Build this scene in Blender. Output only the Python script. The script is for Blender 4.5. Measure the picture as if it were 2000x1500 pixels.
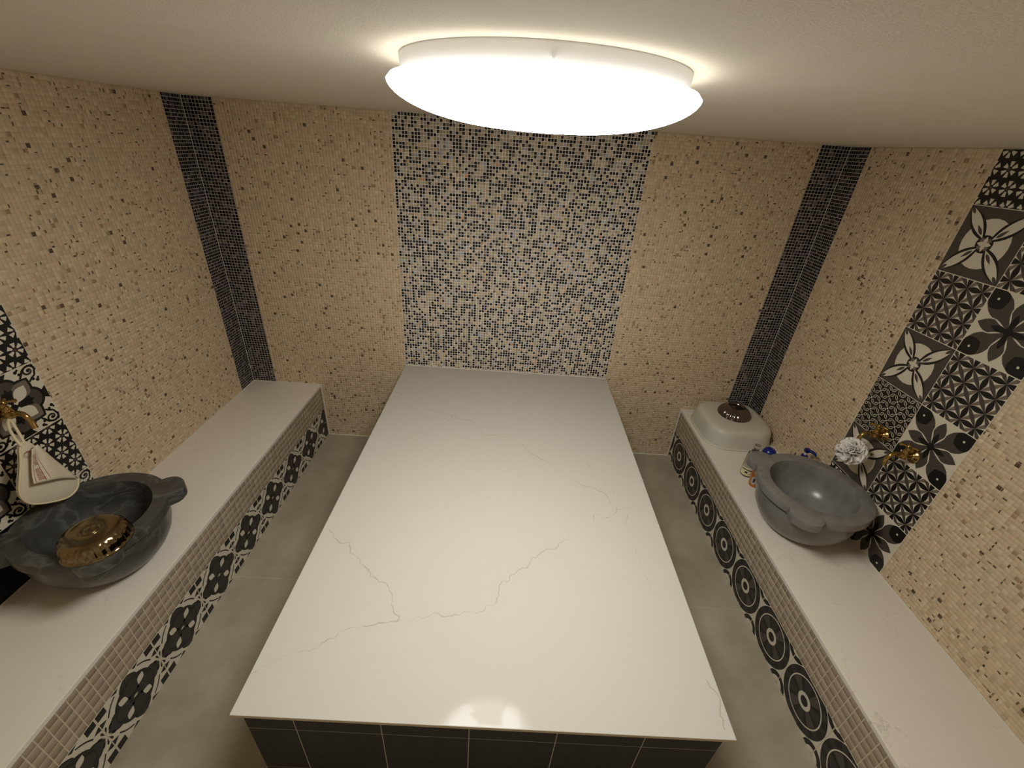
import bpy, bmesh, math, random
import numpy as np
from mathutils import Matrix, Vector

for o in list(bpy.data.objects): bpy.data.objects.remove(o)
scene = bpy.context.scene
COL = scene.collection

# ------------------------------------------------------------------ camera, world, exposure
CAM = np.array([-0.0144, -2.6023, 1.9938])
YAW, PIT, ROL = 0.0230, -0.5104, 0.0772
FPX = 838.88
_f = np.array([math.sin(YAW)*math.cos(PIT), math.cos(YAW)*math.cos(PIT), math.sin(PIT)])
_r = np.cross(_f, [0, 0, 1]); _r /= np.linalg.norm(_r); _u = np.cross(_r, _f)
RT = _r*math.cos(ROL) + _u*math.sin(ROL); UP = -_r*math.sin(ROL) + _u*math.cos(ROL); FW = _f
cam = bpy.data.cameras.new('camera'); camo = bpy.data.objects.new('camera', cam); COL.objects.link(camo)
cam.sensor_width = 36; cam.lens = FPX*36/2000; cam.clip_start = 0.01
camo.matrix_world = Matrix(((RT[0], UP[0], -FW[0], CAM[0]), (RT[1], UP[1], -FW[1], CAM[1]), (RT[2], UP[2], -FW[2], CAM[2]), (0, 0, 0, 1)))
scene.camera = camo
def project(P):
    v = np.asarray(P, float) - CAM; z = v@FW
    return 1000 + FPX*(v@RT)/z, 750 - FPX*(v@UP)/z, z

world = bpy.data.worlds.new('world'); scene.world = world; world.use_nodes = True
world.node_tree.nodes['Background'].inputs[0].default_value = (0.02, 0.018, 0.015, 1)
world.node_tree.nodes['Background'].inputs[1].default_value = 1.0
vs = scene.view_settings
vs.view_transform = 'Standard'; vs.look = 'None'; vs.exposure = 0.0; vs.gamma = 1.0; vs.use_curve_mapping = False
LAMP_STRENGTH = 32.5
LAMP_COLOR = (1.0, 0.985, 0.93)

# ------------------------------------------------------------------ room dimensions (metres)
XL, XR, H = -1.7546, 1.7283, 2.0947
YF = -3.2
BL, ZL = -1.297, 0.4314        # left bench front, top
BR, ZR = 1.271, 0.4202         # right bench front, top
ZT, LT, TW = 0.625, 2.047, 0.685   # platform top, length, half width
SLAB = 0.02
T = 0.2487                     # patterned tile pitch
P = 1.37/82                    # glass mosaic pitch

# ------------------------------------------------------------------ helpers
def lin(c):
    return tuple(((x/255)/12.92 if x/255 <= 0.04045 else ((x/255+0.055)/1.055)**2.4) for x in c)
def mat(name, rgb, rough=0.5, metal=0.0, spec=0.5, attr=None, noise=None, bump=None, trans=0.0, ior=1.45, alpha=1.0, sss=0.0):
    """rgb is sRGB 0-255. noise = (scale, amount, rgb2); bump = (scale, strength, distance)."""
    m = bpy.data.materials.new(name); m.use_nodes = True
    nt = m.node_tree; b = nt.nodes['Principled BSDF']
    b.inputs['Base Color'].default_value = (*lin(rgb), 1)
    b.inputs['Roughness'].default_value = rough; b.inputs['Metallic'].default_value = metal
    b.inputs['Specular IOR Level'].default_value = spec; b.inputs['IOR'].default_value = ior
    b.inputs['Transmission Weight'].default_value = trans
    if sss: b.inputs['Subsurface Weight'].default_value = sss; b.inputs['Subsurface Radius'].default_value = (0.02, 0.02, 0.02)
    tc = nt.nodes.new('ShaderNodeTexCoord')
    src = None
    if attr:
        a = nt.nodes.new('ShaderNodeAttribute'); a.attribute_name = attr; src = a.outputs['Color']
    if noise:
        n = nt.nodes.new('ShaderNodeTexNoise'); n.inputs['Scale'].default_value = noise[0]; n.inputs['Detail'].default_value = 8; n.inputs['Roughness'].default_value = 0.62
        nt.links.new(tc.outputs['Object'], n.inputs['Vector'])
        r = nt.nodes.new('ShaderNodeMapRange'); r.inputs[1].default_value = 0.32; r.inputs[2].default_value = 0.68; r.inputs[3].default_value = 0; r.inputs[4].default_value = noise[1]
        nt.links.new(n.outputs['Fac'], r.inputs[0])
        mx = nt.nodes.new('ShaderNodeMix'); mx.data_type = 'RGBA'
        nt.links.new(r.outputs[0], mx.inputs[0])
        if src: nt.links.new(src, mx.inputs[6])
        else: mx.inputs[6].default_value = (*lin(rgb), 1)
        mx.inputs[7].default_value = (*lin(noise[2]), 1)
        src = mx.outputs[2]
    if src: nt.links.new(src, b.inputs['Base Color'])
    if bump:
        n = nt.nodes.new('ShaderNodeTexNoise'); n.inputs['Scale'].default_value = bump[0]; n.inputs['Detail'].default_value = 5
        nt.links.new(tc.outputs['Object'], n.inputs['Vector'])
        bp = nt.nodes.new('ShaderNodeBump'); bp.inputs['Strength'].default_value = bump[1]; bp.inputs['Distance'].default_value = bump[2]
        nt.links.new(n.outputs['Fac'], bp.inputs['Height']); nt.links.new(bp.outputs[0], b.inputs['Normal'])
    return m

def link(name, me, parent=None, M=None, smooth=False):
    o = bpy.data.objects.new(name, me); COL.objects.link(o)
    if parent is not None: o.parent = parent
    if M is not None: o.matrix_local = M
    if smooth and me is not None:
        me.polygons.foreach_set('use_smooth', [True]*len(me.polygons))
    return o
def empty(name, loc=(0, 0, 0), rz=0):
    o = bpy.data.objects.new(name, None); COL.objects.link(o); o.location = loc; o.rotation_euler = (0, 0, rz); o.empty_display_size = 0.05
    return o
def tag(o, label=None, cat=None, group=None, kind=None):
    if label: o['label'] = label
    if cat: o['category'] = cat
    if group: o['group'] = group
    if kind: o['kind'] = kind
    return o
def mesh(name, verts, faces, mats, midx=None):
    me = bpy.data.meshes.new(name); me.from_pydata([tuple(v) for v in verts], [], faces)
    for m in (mats if isinstance(mats, (list, tuple)) else [mats]): me.materials.append(m)
    if midx is not None: me.polygons.foreach_set('material_index', midx)
    me.update(); return me
def box_data(x0, x1, y0, y1, z0, z1):
    v = [(x0,y0,z0),(x1,y0,z0),(x1,y1,z0),(x0,y1,z0),(x0,y0,z1),(x1,y0,z1),(x1,y1,z1),(x0,y1,z1)]
    f = [(0,3,2,1),(4,5,6,7),(0,1,5,4),(1,2,6,5),(2,3,7,6),(3,0,4,7)]
    return v, f
def box(name, x0, x1, y0, y1, z0, z1, m, parent=None, bevel=0.0):
    v, f = box_data(x0, x1, y0, y1, z0, z1)
    me = mesh(name, v, f, m)
    if bevel:
        bm = bmesh.new(); bm.from_mesh(me)
        bmesh.ops.bevel(bm, geom=bm.edges[:], offset=bevel, segments=2, affect='EDGES', profile=0.6)
        bm.to_mesh(me); bm.free()
    return link(name, me, parent)
def tube_data(pts, radii, seg=12, cap=True):
    pts = [Vector(p) for p in pts]; V = []; F = []
    if not isinstance(radii, (list, tuple)): radii = [radii]*len(pts)
    prev = None
    for i, p in enumerate(pts):
        d = (pts[min(i+1, len(pts)-1)] - pts[max(i-1, 0)]).normalized()
        if prev is None:
            a = Vector((0, 0, 1)) if abs(d.z) < 0.9 else Vector((1, 0, 0))
            n = d.cross(a).normalized()
        else:
            n = (prev - d*prev.dot(d)).normalized()
        prev = n; b = d.cross(n)
        for k in range(seg):
            t = 2*math.pi*k/seg; V.append(p + (n*math.cos(t) + b*math.sin(t))*radii[i])
    for i in range(len(pts)-1):
        for k in range(seg):
            k2 = (k+1) % seg
            F.append((i*seg+k, i*seg+k2, (i+1)*seg+k2, (i+1)*seg+k))
    if cap:
        F.append(tuple(range(seg-1, -1, -1))); F.append(tuple(range((len(pts)-1)*seg, len(pts)*seg)))
    return V, F
def lathe_data(prof, seg=48, rfun=None):
    """prof list of (r,z); rfun(i, theta, r)->r lets a ring be lobed."""
    V = []; F = []; n = len(prof)
    for i, (r, z) in enumerate(prof):
        for k in range(seg):
            t = 2*math.pi*k/seg; rr = rfun(i, t, r) if rfun else r
            V.append((rr*math.cos(t), rr*math.sin(t), z))
    for i in range(n-1):
        for k in range(seg):
            k2 = (k+1) % seg
            F.append((i*seg+k, i*seg+k2, (i+1)*seg+k2, (i+1)*seg+k))
    return V, F
def join(parts):
    V = []; F = []
    for v, f in parts:
        o = len(V); V += [tuple(x) for x in v]; F += [tuple(i+o for i in q) for q in f]
    return V, F
def fixn(me):
    bm = bmesh.new(); bm.from_mesh(me); bmesh.ops.remove_doubles(bm, verts=bm.verts[:], dist=1e-6)
    bmesh.ops.recalc_face_normals(bm, faces=bm.faces[:]); bm.to_mesh(me); bm.free(); return me
def smooth_by_angle(me, ang=40):
    me.polygons.foreach_set('use_smooth', [True]*len(me.polygons))
    me.set_sharp_from_angle(angle=math.radians(ang))
    return me

# placement of a surface plane: local x right, local y up, local z out of the surface
def M_left(y, z, x=XL): return Matrix(((0,0,1,x),(1,0,0,y),(0,1,0,z),(0,0,0,1)))     # facing +x, local x = +y
def M_right(y, z, x=XR): return Matrix(((0,0,-1,x),(-1,0,0,y),(0,1,0,z),(0,0,0,1)))  # facing -x, local x = -y
def M_back(x, z, y=0.0): return Matrix(((1,0,0,x),(0,0,-1,y),(0,1,0,z),(0,0,0,1)))   # facing -y, local x = +x

# ------------------------------------------------------------------ materials
m_grout_beige = mat('beige_grout', (204, 182, 150), 0.8)
m_grout_grey = mat('grey_grout', (236, 228, 218), 0.8)
m_stone_mosaic = mat('beige_stone_mosaic', (206, 186, 156), 0.5, attr='tile_col', noise=(55, 0.3, (188, 162, 128)), bump=(300, 0.2, 0.0006))
m_grout_dim = mat('strip_grout', (204, 194, 186), 0.8)
m_glass_mosaic = mat('glass_mosaic', (60, 55, 50), 0.22, attr='tile_col', spec=0.35)
m_bench_mosaic = mat('taupe_mosaic', (168, 152, 130), 0.5, attr='tile_col', noise=(40, 0.12, (150, 133, 112)))
m_bench_grout = mat('sand_grout', (202, 188, 160), 0.8)
m_plaster = mat('ceiling_plaster', (228, 219, 203), 0.85, noise=(9, 0.3, (214, 203, 184)), bump=(260, 0.35, 0.002))
m_silicone = mat('white_silicone', (222, 214, 196), 0.4)
m_floor = mat('grey_floor_tile', (178, 168, 148), 0.45, noise=(3.5, 0.8, (148, 137, 116)), bump=(150, 0.1, 0.001))
m_floor_grout = mat('floor_grout', (190, 182, 164), 0.8)
m_tile_light = mat('tile_cream', (214, 205, 184), 0.35)
m_tile_dark = mat('tile_charcoal', (74, 68, 61), 0.35)
m_tile_black = mat('tile_black', (25, 22, 20), 0.35)
m_tile_grey = mat('tile_umber', (116, 105, 92), 0.35)
m_tile_mid = mat('tile_faint', (48, 45, 43), 0.35)
TM = [m_tile_light, m_tile_dark, m_tile_black, m_tile_grey, m_tile_mid, mat('tile_jet', (14, 12, 12), 0.45), mat('tile_jet_print', (34, 32, 31), 0.45)]
LIGHT, DARK, BLACK, GREY, FAINT, JET, JETP = range(7)
m_tile_joint = mat('tile_joint', (216, 206, 184), 0.7)
m_core = mat('masonry_core', (190, 182, 170), 0.9)

def quartz(name, rgb, vein, rough, vs_=1.0, vein_w=0.012, spec=0.3):
    m = mat(name, rgb, rough, spec=spec); nt = m.node_tree; b = nt.nodes['Principled BSDF']
    tc = nt.nodes.new('ShaderNodeTexCoord')
    n1 = nt.nodes.new('ShaderNodeTexNoise'); n1.inputs['Scale'].default_value = 1.5*vs_; n1.inputs['Detail'].default_value = 9; n1.inputs['Roughness'].default_value = 0.58
    nt.links.new(tc.outputs['Object'], n1.inputs['Vector'])
    s = nt.nodes.new('ShaderNodeMath'); s.operation = 'SUBTRACT'; s.inputs[1].default_value = 0.5; nt.links.new(n1.outputs['Fac'], s.inputs[0])
    a = nt.nodes.new('ShaderNodeMath'); a.operation = 'ABSOLUTE'; nt.links.new(s.outputs[0], a.inputs[0])
    r = nt.nodes.new('ShaderNodeMapRange'); r.inputs[1].default_value = 0; r.inputs[2].default_value = vein_w; r.inputs[3].default_value = 1; r.inputs[4].default_value = 0
    nt.links.new(a.outputs[0], r.inputs[0])
    n2 = nt.nodes.new('ShaderNodeTexNoise'); n2.inputs['Scale'].default_value = 3.1*vs_; n2.inputs['Detail'].default_value = 3
    nt.links.new(tc.outputs['Object'], n2.inputs['Vector'])
    r2 = nt.nodes.new('ShaderNodeMapRange'); r2.inputs[1].default_value = 0.50; r2.inputs[2].default_value = 0.66; r2.inputs[3].default_value = 0; r2.inputs[4].default_value = 0.8
    nt.links.new(n2.outputs['Fac'], r2.inputs[0])
    mu = nt.nodes.new('ShaderNodeMath'); mu.operation = 'MULTIPLY'; nt.links.new(r.outputs[0], mu.inputs[0]); nt.links.new(r2.outputs[0], mu.inputs[1])
    mx = nt.nodes.new('ShaderNodeMix'); mx.data_type = 'RGBA'; nt.links.new(mu.outputs[0], mx.inputs[0])
    mx.inputs[6].default_value = (*lin(rgb), 1); mx.inputs[7].default_value = (*lin(vein), 1)
    nt.links.new(mx.outputs[2], b.inputs['Base Color'])
    n3 = nt.nodes.new('ShaderNodeTexNoise'); n3.inputs['Scale'].default_value = 7; n3.inputs['Detail'].default_value = 4      # dried water film
    nt.links.new(tc.outputs['Object'], n3.inputs['Vector'])
    r3 = nt.nodes.new('ShaderNodeMapRange'); r3.inputs[1].default_value = 0.52; r3.inputs[2].default_value = 0.535; r3.inputs[3].default_value = spec; r3.inputs[4].default_value = spec*0.45
    nt.links.new(n3.outputs['Fac'], r3.inputs[0]); nt.links.new(r3.outputs[0], b.inputs['Specular IOR Level'])
    return m
m_quartz = quartz('white_quartz', (193, 188, 178), (188, 182, 170), 0.08, 1.0, 0.004, 0.14)
m_quartz_edge = mat('quartz_sawn_edge', (206, 190, 158), 0.5)
m_bench_quartz = quartz('bench_quartz', (228, 220, 206), (196, 186, 170), 0.38, 2.0, 0.006)

# ------------------------------------------------------------------ mosaic builder (real tiles)
def mosaic_mesh(name, rects, cols, h, m, inset=0.0008, seed=1, tilt=0.0):
    rects = np.asarray(rects, float); N = len(rects); rng = np.random.default_rng(seed)
    u0, v0, u1, v1 = rects.T
    z = h*(1 + rng.uniform(-0.25, 0.25, N))
    V = np.zeros((N, 8, 3))
    for k, (a, b) in enumerate(((u0, v0), (u1, v0), (u1, v1), (u0, v1))):
        V[:, k, 0] = a; V[:, k, 1] = b
    s = inset
    for k, (a, b) in enumerate(((u0+s, v0+s), (u1-s, v0+s), (u1-s, v1-s), (u0+s, v1-s))):
        V[:, 4+k, 0] = a; V[:, 4+k, 1] = b; V[:, 4+k, 2] = z
    if tilt:
        tx = rng.normal(0, tilt, N); ty = rng.normal(0, tilt, N)
        for k, (sx, sy) in enumerate(((-1, -1), (1, -1), (1, 1), (-1, 1))):
            V[:, 4+k, 2] += 0.009*(sx*tx + sy*ty)
    q = np.array([[4,5,6,7],[0,1,5,4],[1,2,6,5],[2,3,7,6],[3,0,4,7]])
    F = (q[None] + 8*np.arange(N)[:, None, None]).reshape(-1, 4)
    me = bpy.data.meshes.new(name)
    me.vertices.add(N*8); me.vertices.foreach_set('co', V.reshape(-1))
    me.loops.add(F.size); me.loops.foreach_set('vertex_index', F.reshape(-1).astype(np.int32))
    me.polygons.add(len(F)); me.polygons.foreach_set('loop_start', np.arange(0, F.size, 4, dtype=np.int32))
    me.materials.append(m); me.update(calc_edges=True)
    at = me.attributes.new('tile_col', 'FLOAT_COLOR', 'FACE')
    c = np.ones((N, 5, 4)); c[:, :, :3] = np.asarray(cols, float)[:, None, :]
    at.data.foreach_set('color', c.reshape(-1))
    return me
def palette(rng, n, table):
    w = np.array([t[0] for t in table], float); w /= w.sum()
    base = np.array([lin(t[1]) for t in table])
    i = rng.choice(len(table), n, p=w)
    c = base[i]*rng.normal(1, 0.05, (n, 1)).clip(0.8, 1.2)
    return c.clip(0.002, 0.9), i

BEIGE = [(34, (210, 190, 160)), (26, (204, 183, 152)), (18, (216, 198, 168)), (10, (196, 174, 142)), (8, (212, 184, 154)), (6, (194, 178, 152)), (1.6, (160, 136, 106)), (0.9, (62, 46, 30))]
MIXED = [(52, (9, 7, 7)), (18, (188, 172, 148)), (14, (168, 152, 130)), (7, (204, 188, 162)), (6, (170, 160, 158)), (5, (158, 152, 108)), (4, (196, 166, 126)), (2.5, (160, 164, 178)), (2, (168, 180, 172)), (0.7, (198, 146, 104)), (4, (104, 95, 88))]
NIGHT = [(52, (10, 8, 9)), (20, (46, 41, 44)), (14, (92, 84, 84)), (7, (72, 67, 80)), (6, (112, 99, 90)), (3, (64, 68, 60))]
TAUPE = [(10, (172, 155, 132)), (8, (162, 145, 122)), (6, (178, 159, 138)), (4, (166, 147, 130))]

def cells(u0, u1, v0, v1, p):
    nu = max(1, round((u1-u0)/p)); nv = max(1, round((v1-v0)/p)); pu = (u1-u0)/nu; pv = (v1-v0)/nv
    I, J = np.meshgrid(np.arange(nu), np.arange(nv)); I = I.ravel(); J = J.ravel()
    return u0+I*pu, v0+J*pv, pu, pv
def beige_field(parent, M, regions, seed, singles=0):
    """stone mosaic with occasional halved tiles and dark slivers; the tiles that show largest become parts of their own"""
    rng = np.random.default_rng(seed); g = 0.0010
    R = []; C = []; whole = []; zone = []
    for (u0, u1, v0, v1) in regions:
        a, b, pu, pv = cells(u0, u1, v0, v1, P)
        n = len(a); c, ci = palette(rng, n, BEIGE)
        k = rng.random(n); dk, _ = palette(rng, n, [(3, (42, 29, 16)), (2, (72, 53, 34)), (3, (132, 108, 80))])
        fr = rng.uniform(0.24, 0.44, n); l0 = rng.uniform(0, .28, n); l1 = rng.uniform(.75, 1, n)
        for i in range(n):
            x0, y0, x1, y1 = a[i]+g/2, b[i]+g/2, a[i]+pu-g/2, b[i]+pv-g/2
            if k[i] < 0.062:
                s = x0 + (x1-x0)*fr[i]; ly = y0 + (y1-y0)*l0[i]; hy = ly + (y1-y0)*(1-l0[i])*l1[i]
                R += [(x0, ly, s-g*.4, hy), (s+g*.4, y0, x1, y1)]; C += [dk[i], c[i]]; whole += [False]*2
            elif k[i] < 0.118:
                s = y0 + (y1-y0)*fr[i]; lx = x0 + (x1-x0)*l0[i]; hx = lx + (x1-x0)*(1-l0[i])*l1[i]
                R += [(lx, y0, hx, s-g*.4), (x0, s+g*.4, x1, y1)]; C += [dk[i], c[i]]; whole += [False]*2
            else:
                R.append((x0, y0, x1, y1)); C.append(c[i]); whole.append(True)
    R = np.array(R); C = np.array(C); whole = np.array(whole)
    if singles:
        Mn = np.array(M); area = np.zeros(len(R)); ok = whole.copy()
        def pr(u, v):
            Pw = (Mn[:3, 0][None]*u[:, None] + Mn[:3, 1][None]*v[:, None] + Mn[:3, 3][None])
            w = Pw - CAM; z = w@FW
            return 1000+FPX*(w@RT)/z, 750-FPX*(w@UP)/z, z
        x0, y0, z0 = pr(R[:, 0], R[:, 1]); x1, y1, _ = pr(R[:, 2], R[:, 1]); x2, y2, _ = pr(R[:, 0], R[:, 3])
        area = np.abs((x1-x0)*(y2-y0) - (x2-x0)*(y1-y0))
        ok &= (z0 > 0.05) & (x0 > 4) & (x0 < 1996) & (y0 > 4) & (y0 < 1496) & (x1 > 4) & (x1 < 1996) & (y2 < 1496)
        idx = np.argsort(-np.where(ok, area, -1))[:singles]; idx = idx[ok[idx]]
        w, h = P-g, P-g
        key = [tuple(np.round(C[i]/0.06).astype(int)) for i in idx]; cache = {}
        for i, kk in zip(idx, key):
            sz = (round(R[i, 2]-R[i, 0], 5), round(R[i, 3]-R[i, 1], 5))
            if (kk, sz) not in cache:
                cache[(kk, sz)] = mosaic_mesh('mosaic_tile', [(0, 0, sz[0], sz[1])], [C[i]], 0.0008, m_stone_mosaic, seed=int(i))
            link('mosaic_tile', cache[(kk, sz)], parent, M @ Matrix.Translation((R[i, 0], R[i, 1], 0)))
        keep = np.ones(len(R), bool); keep[idx] = False; R = R[keep]; C = C[keep]
    o = link('stone_mosaic_field', mosaic_mesh('stone_mosaic_field', R, C, 0.0008, m_stone_mosaic, seed=seed), parent, M)
    tag(o, kind='stuff')
def glass_field(name, parent, M, region, table, seed, tilt=0.012, g=0.0019):
    rng = np.random.default_rng(seed)
    a, b, pu, pv = cells(*region, P)
    R = np.stack([a+g/2, b+g/2, a+pu-g/2, b+pv-g/2], 1); C, _ = palette(rng, len(a), table)
    o = link(name, mosaic_mesh(name, R, C, 0.0018, m_glass_mosaic, seed=seed, tilt=tilt), parent, M); tag(o, kind='stuff')

# ------------------------------------------------------------------ printed tiles
def area2(p): return sum(p[i][0]*p[(i+1) % len(p)][1]-p[(i+1) % len(p)][0]*p[i][1] for i in range(len(p)))
def clip(poly, x0, y0, x1, y1):
    def half(pts, ax, val, keep_less):
        out = []
        for i in range(len(pts)):
            a, b = pts[i], pts[(i+1) % len(pts)]
            ia = (a[ax] <= val) if keep_less else (a[ax] >= val); ib = (b[ax] <= val) if keep_less else (b[ax] >= val)
            if ia: out.append(a)
            if ia != ib:
                t = (val-a[ax])/(b[ax]-a[ax]); out.append((a[0]+t*(b[0]-a[0]), a[1]+t*(b[1]-a[1])))
        return out
    for ax, val, less in ((0, x0, False), (0, x1, True), (1, y0, False), (1, y1, True)):
        if len(poly) < 3: return []
        poly = half(poly, ax, val, less)
    return poly
def ell(cx, cy, rx, ry=None, ang=0, n=24):
    ry = ry or rx; c, s = math.cos(ang), math.sin(ang)
    return [(cx+c*rx*math.cos(t)-s*ry*math.sin(t), cy+s*rx*math.cos(t)+c*ry*math.sin(t)) for t in [2*math.pi*k/n for k in range(n)]]
def leaf(cx, cy, ang, r0, r1, w, peak=0.5, n=10, pw=1.0):
    """pointed petal from radius r0 to r1 in direction ang, half width w"""
    c, s = math.cos(ang), math.sin(ang); up = []
    for k in range(n+1):
        t = k/n; tt = t**(math.log(0.5)/math.log(peak)); up.append((r0+(r1-r0)*t, w*math.sin(math.pi*tt)**pw))
    pts = [(x, y) for x, y in up] + [(x, -y) for x, y in reversed(up[1:-1])]
    return [(cx+c*x-s*y, cy+s*x+c*y) for x, y in pts][::-1]
def sector(cx, cy, r0, r1, a0, a1, n=8):
    o = [(cx+r1*math.cos(a0+(a1-a0)*k/n), cy+r1*math.sin(a0+(a1-a0)*k/n)) for k in range(n+1)]
    i = [(cx+r0*math.cos(a1+(a0-a1)*k/n), cy+r0*math.sin(a1+(a0-a1)*k/n)) for k in range(n+1)]
    return o + i
def stroke(pts, w):
    out = []
    for i in range(len(pts)-1):
        (x0, y0), (x1, y1) = pts[i], pts[i+1]; d = math.hypot(x1-x0, y1-y0) or 1
        w0 = w[i] if isinstance(w, list) else w; w1 = w[i+1] if isinstance(w, list) else w
        nx, ny = -(y1-y0)/d, (x1-x0)/d
        out.append([(x0-nx*w0, y0-ny*w0), (x1-nx*w1, y1-ny*w1), (x1+nx*w1, y1+ny*w1), (x0+nx*w0, y0+ny*w0)])
    return out
PI = math.pi
def pat_flower():
    L = []
    for k in range(4):
        a = PI/4 + k*PI/2
        L.append((leaf(.5, .5, a, 0.0, .695, .165, .60), DARK, 1))
        c, s = math.cos(a), math.sin(a)
        tip = leaf(.5, .5, a, .36, .695, .150, .42); L.append((tip, BLACK, 2))
        L.append((ell(.5+.52*c, .5+.52*s, .018), LIGHT, 3))
    for k in range(4):
        a = k*PI/2
        L.append((leaf(.5, .5, a, 0, .47, .112, .58), LIGHT, 2)); L.append((leaf(.5, .5, a, 0, .46, .098, .58), DARK, 3))
        L.append((leaf(.5, .5, a, 0, .26, .045, .5), BLACK, 4))
    for k in range(8):
        a = PI/8 + k*PI/4; L.append((leaf(.5, .5, a, .06, .30, .010, .5), LIGHT, 4))
    L.append((ell(.5, .5, .06), BLACK, 5))
    return LIGHT, L
def pat_propeller():
    L = []
    L.append((ell(.5, .5, .36), LIGHT, 1)); L.append((ell(.5, .5, .13), BLACK, 3))
    for k in range(4):
        a = PI/4 + k*PI/2
        L.append((leaf(.5, .5, a, .06, .70, .105, .45), BLACK, 2)); L.append((leaf(.5, .5, a, .10, .69, .070, .50), LIGHT, 4))
        L.append((leaf(.5, .5, a, .16, .34, .024, .4), DARK, 5)); L.append((leaf(.5, .5, a, .54, .69, .024, .4), DARK, 5))
    for k in range(4):
        L.append((leaf(.5, .5, k*PI/2, 0, .11, .03, .4), LIGHT, 6))
        L.append((sector(.5, .5, .02, .10, PI/4+k*PI/2-.35, PI/4+k*PI/2+.35), GREY, 5))
    return DARK, L
def pat_stargrid(N=4):
    L = []; p = 1/N
    for i in range(-1, N+1):
        for j in range(-1, N+1):
            x, y = (i+.5)*p, (j+.5)*p
            L.append((leaf(x, y, 0, 0, p, p*.17), BLACK, 2)); L.append((leaf(x, y, PI/2, 0, p, p*.17), BLACK, 2))
            L.append((leaf(x, y, PI/4, 0, p*1.414, p*.13), GREY, 1)); L.append((leaf(x+p, y, 3*PI/4, 0, p*1.414, p*.13), DARK, 3))
    return LIGHT, L
def pat_lattice(N=5):
    L = []; p = 1/N
    for i in range(-1, N+2):
        for j in range(-1, N+2):
            x, y = i*p + (p/2 if j % 2 else 0), j*p
            for k in range(4):
                a = PI/4 + k*PI/2
                L.append((leaf(x, y, a, p*.12, p*.66, p*.135), LIGHT, 1)); L.append((leaf(x, y, a, p*.17, p*.61, p*.085), DARK, 2))
            L.append((ell(x, y, p*.085, n=8), LIGHT, 3))
            L.append((ell(x+p/2, y, p*.12, n=4), BLACK, 2))
    return BLACK, L
def pat_star(N=4):
    L = []; p = 1/N
    for j in range(-1, N+2):
        for i in range(-1, N+2):
            x, y = i*p + (p/2 if j % 2 else 0), j*p*.98
            for k in range(6):
                a = PI/6 + k*PI/3
                L.append((sector(x, y, p*.15, p*.43, a-.30, a+.30, 1), LIGHT, 1))
            L.append((ell(x, y, p*.10, n=6), DARK, 1))
    return BLACK if N == 4 else DARK, L
def pat_baroque():
    L = []
    for k in range(4):
        a = k*PI/2; c, s = math.cos(a), math.sin(a)
        L.append((ell(.5+.255*c, .5+.255*s, .185, n=28), BLACK, 1)); L.append((ell(.5+.25*c, .5+.25*s, .150, n=28), DARK, 3))
        L.append((ell(.5+.215*c-.05*s, .5+.215*s+.05*c, .035, n=12), BLACK, 4)); L.append((ell(.5+.215*c+.05*s, .5+.215*s-.05*c, .035, n=12), BLACK, 4))
        L.append((leaf(.5, .5, a, .02, .30, .05), BLACK, 5))
        L.append(([(.5+.41*c-.05*s, .5+.41*s+.05*c), (.5+.5*c-.11*s, .5+.5*s+.11*c), (.5+.5*c+.11*s, .5+.5*s-.11*c), (.5+.41*c+.05*s, .5+.41*s-.05*c)], BLACK, 2))
        a += PI/4
        L.append((leaf(.5, .5, a, .05, .46, .16, .55), BLACK, 2)); L.append((leaf(.5, .5, a, .05, .42, .125, .58), GREY, 4))
        L.append((leaf(.5, .5, a, .04, .34, .088, .58), LIGHT, 5))
    L.append((ell(.5, .5, .05), BLACK, 6))
    for cx, cy, sx, sy in ((1, 1, -1, -1), (0, 1, 1, -1), (0, 0, 1, 1), (1, 0, -1, 1)):
        for flip in (0, 1):
            def tr(u, v):
                if flip: u, v = v, u
                return (cx+sx*u, cy+sy*v)
            sp = []; wd = []
            for q in range(22):
                t = q/21; an = PI*0.9 + t*3.0*PI; r = .085*(1-t)+.014
                sp.append(tr(.115+r*math.cos(an), .10+r*.85*math.sin(an))); wd.append(.017-.005*t)
            if flip == 0:
                L += [(z, BLACK, 2) for z in stroke(sp, wd)]
                L.append((ell(*tr(.115, .10), .022, n=10), BLACK, 3))
            st = [tr(.05, .02), tr(.025, .10), tr(.06, .19), tr(.12, .22), tr(.16, .26)]
            L += [(z, BLACK, 2) for z in stroke(st, .014)]
            L.append((ell(*tr(.05, .275), .026, n=10), BLACK, 2)); L.append((ell(*tr(.10, .24), .024, n=8), BLACK, 2))
            L.append((ell(*tr(.03, .245), .018, n=8), BLACK, 2))
    return LIGHT, L
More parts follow.
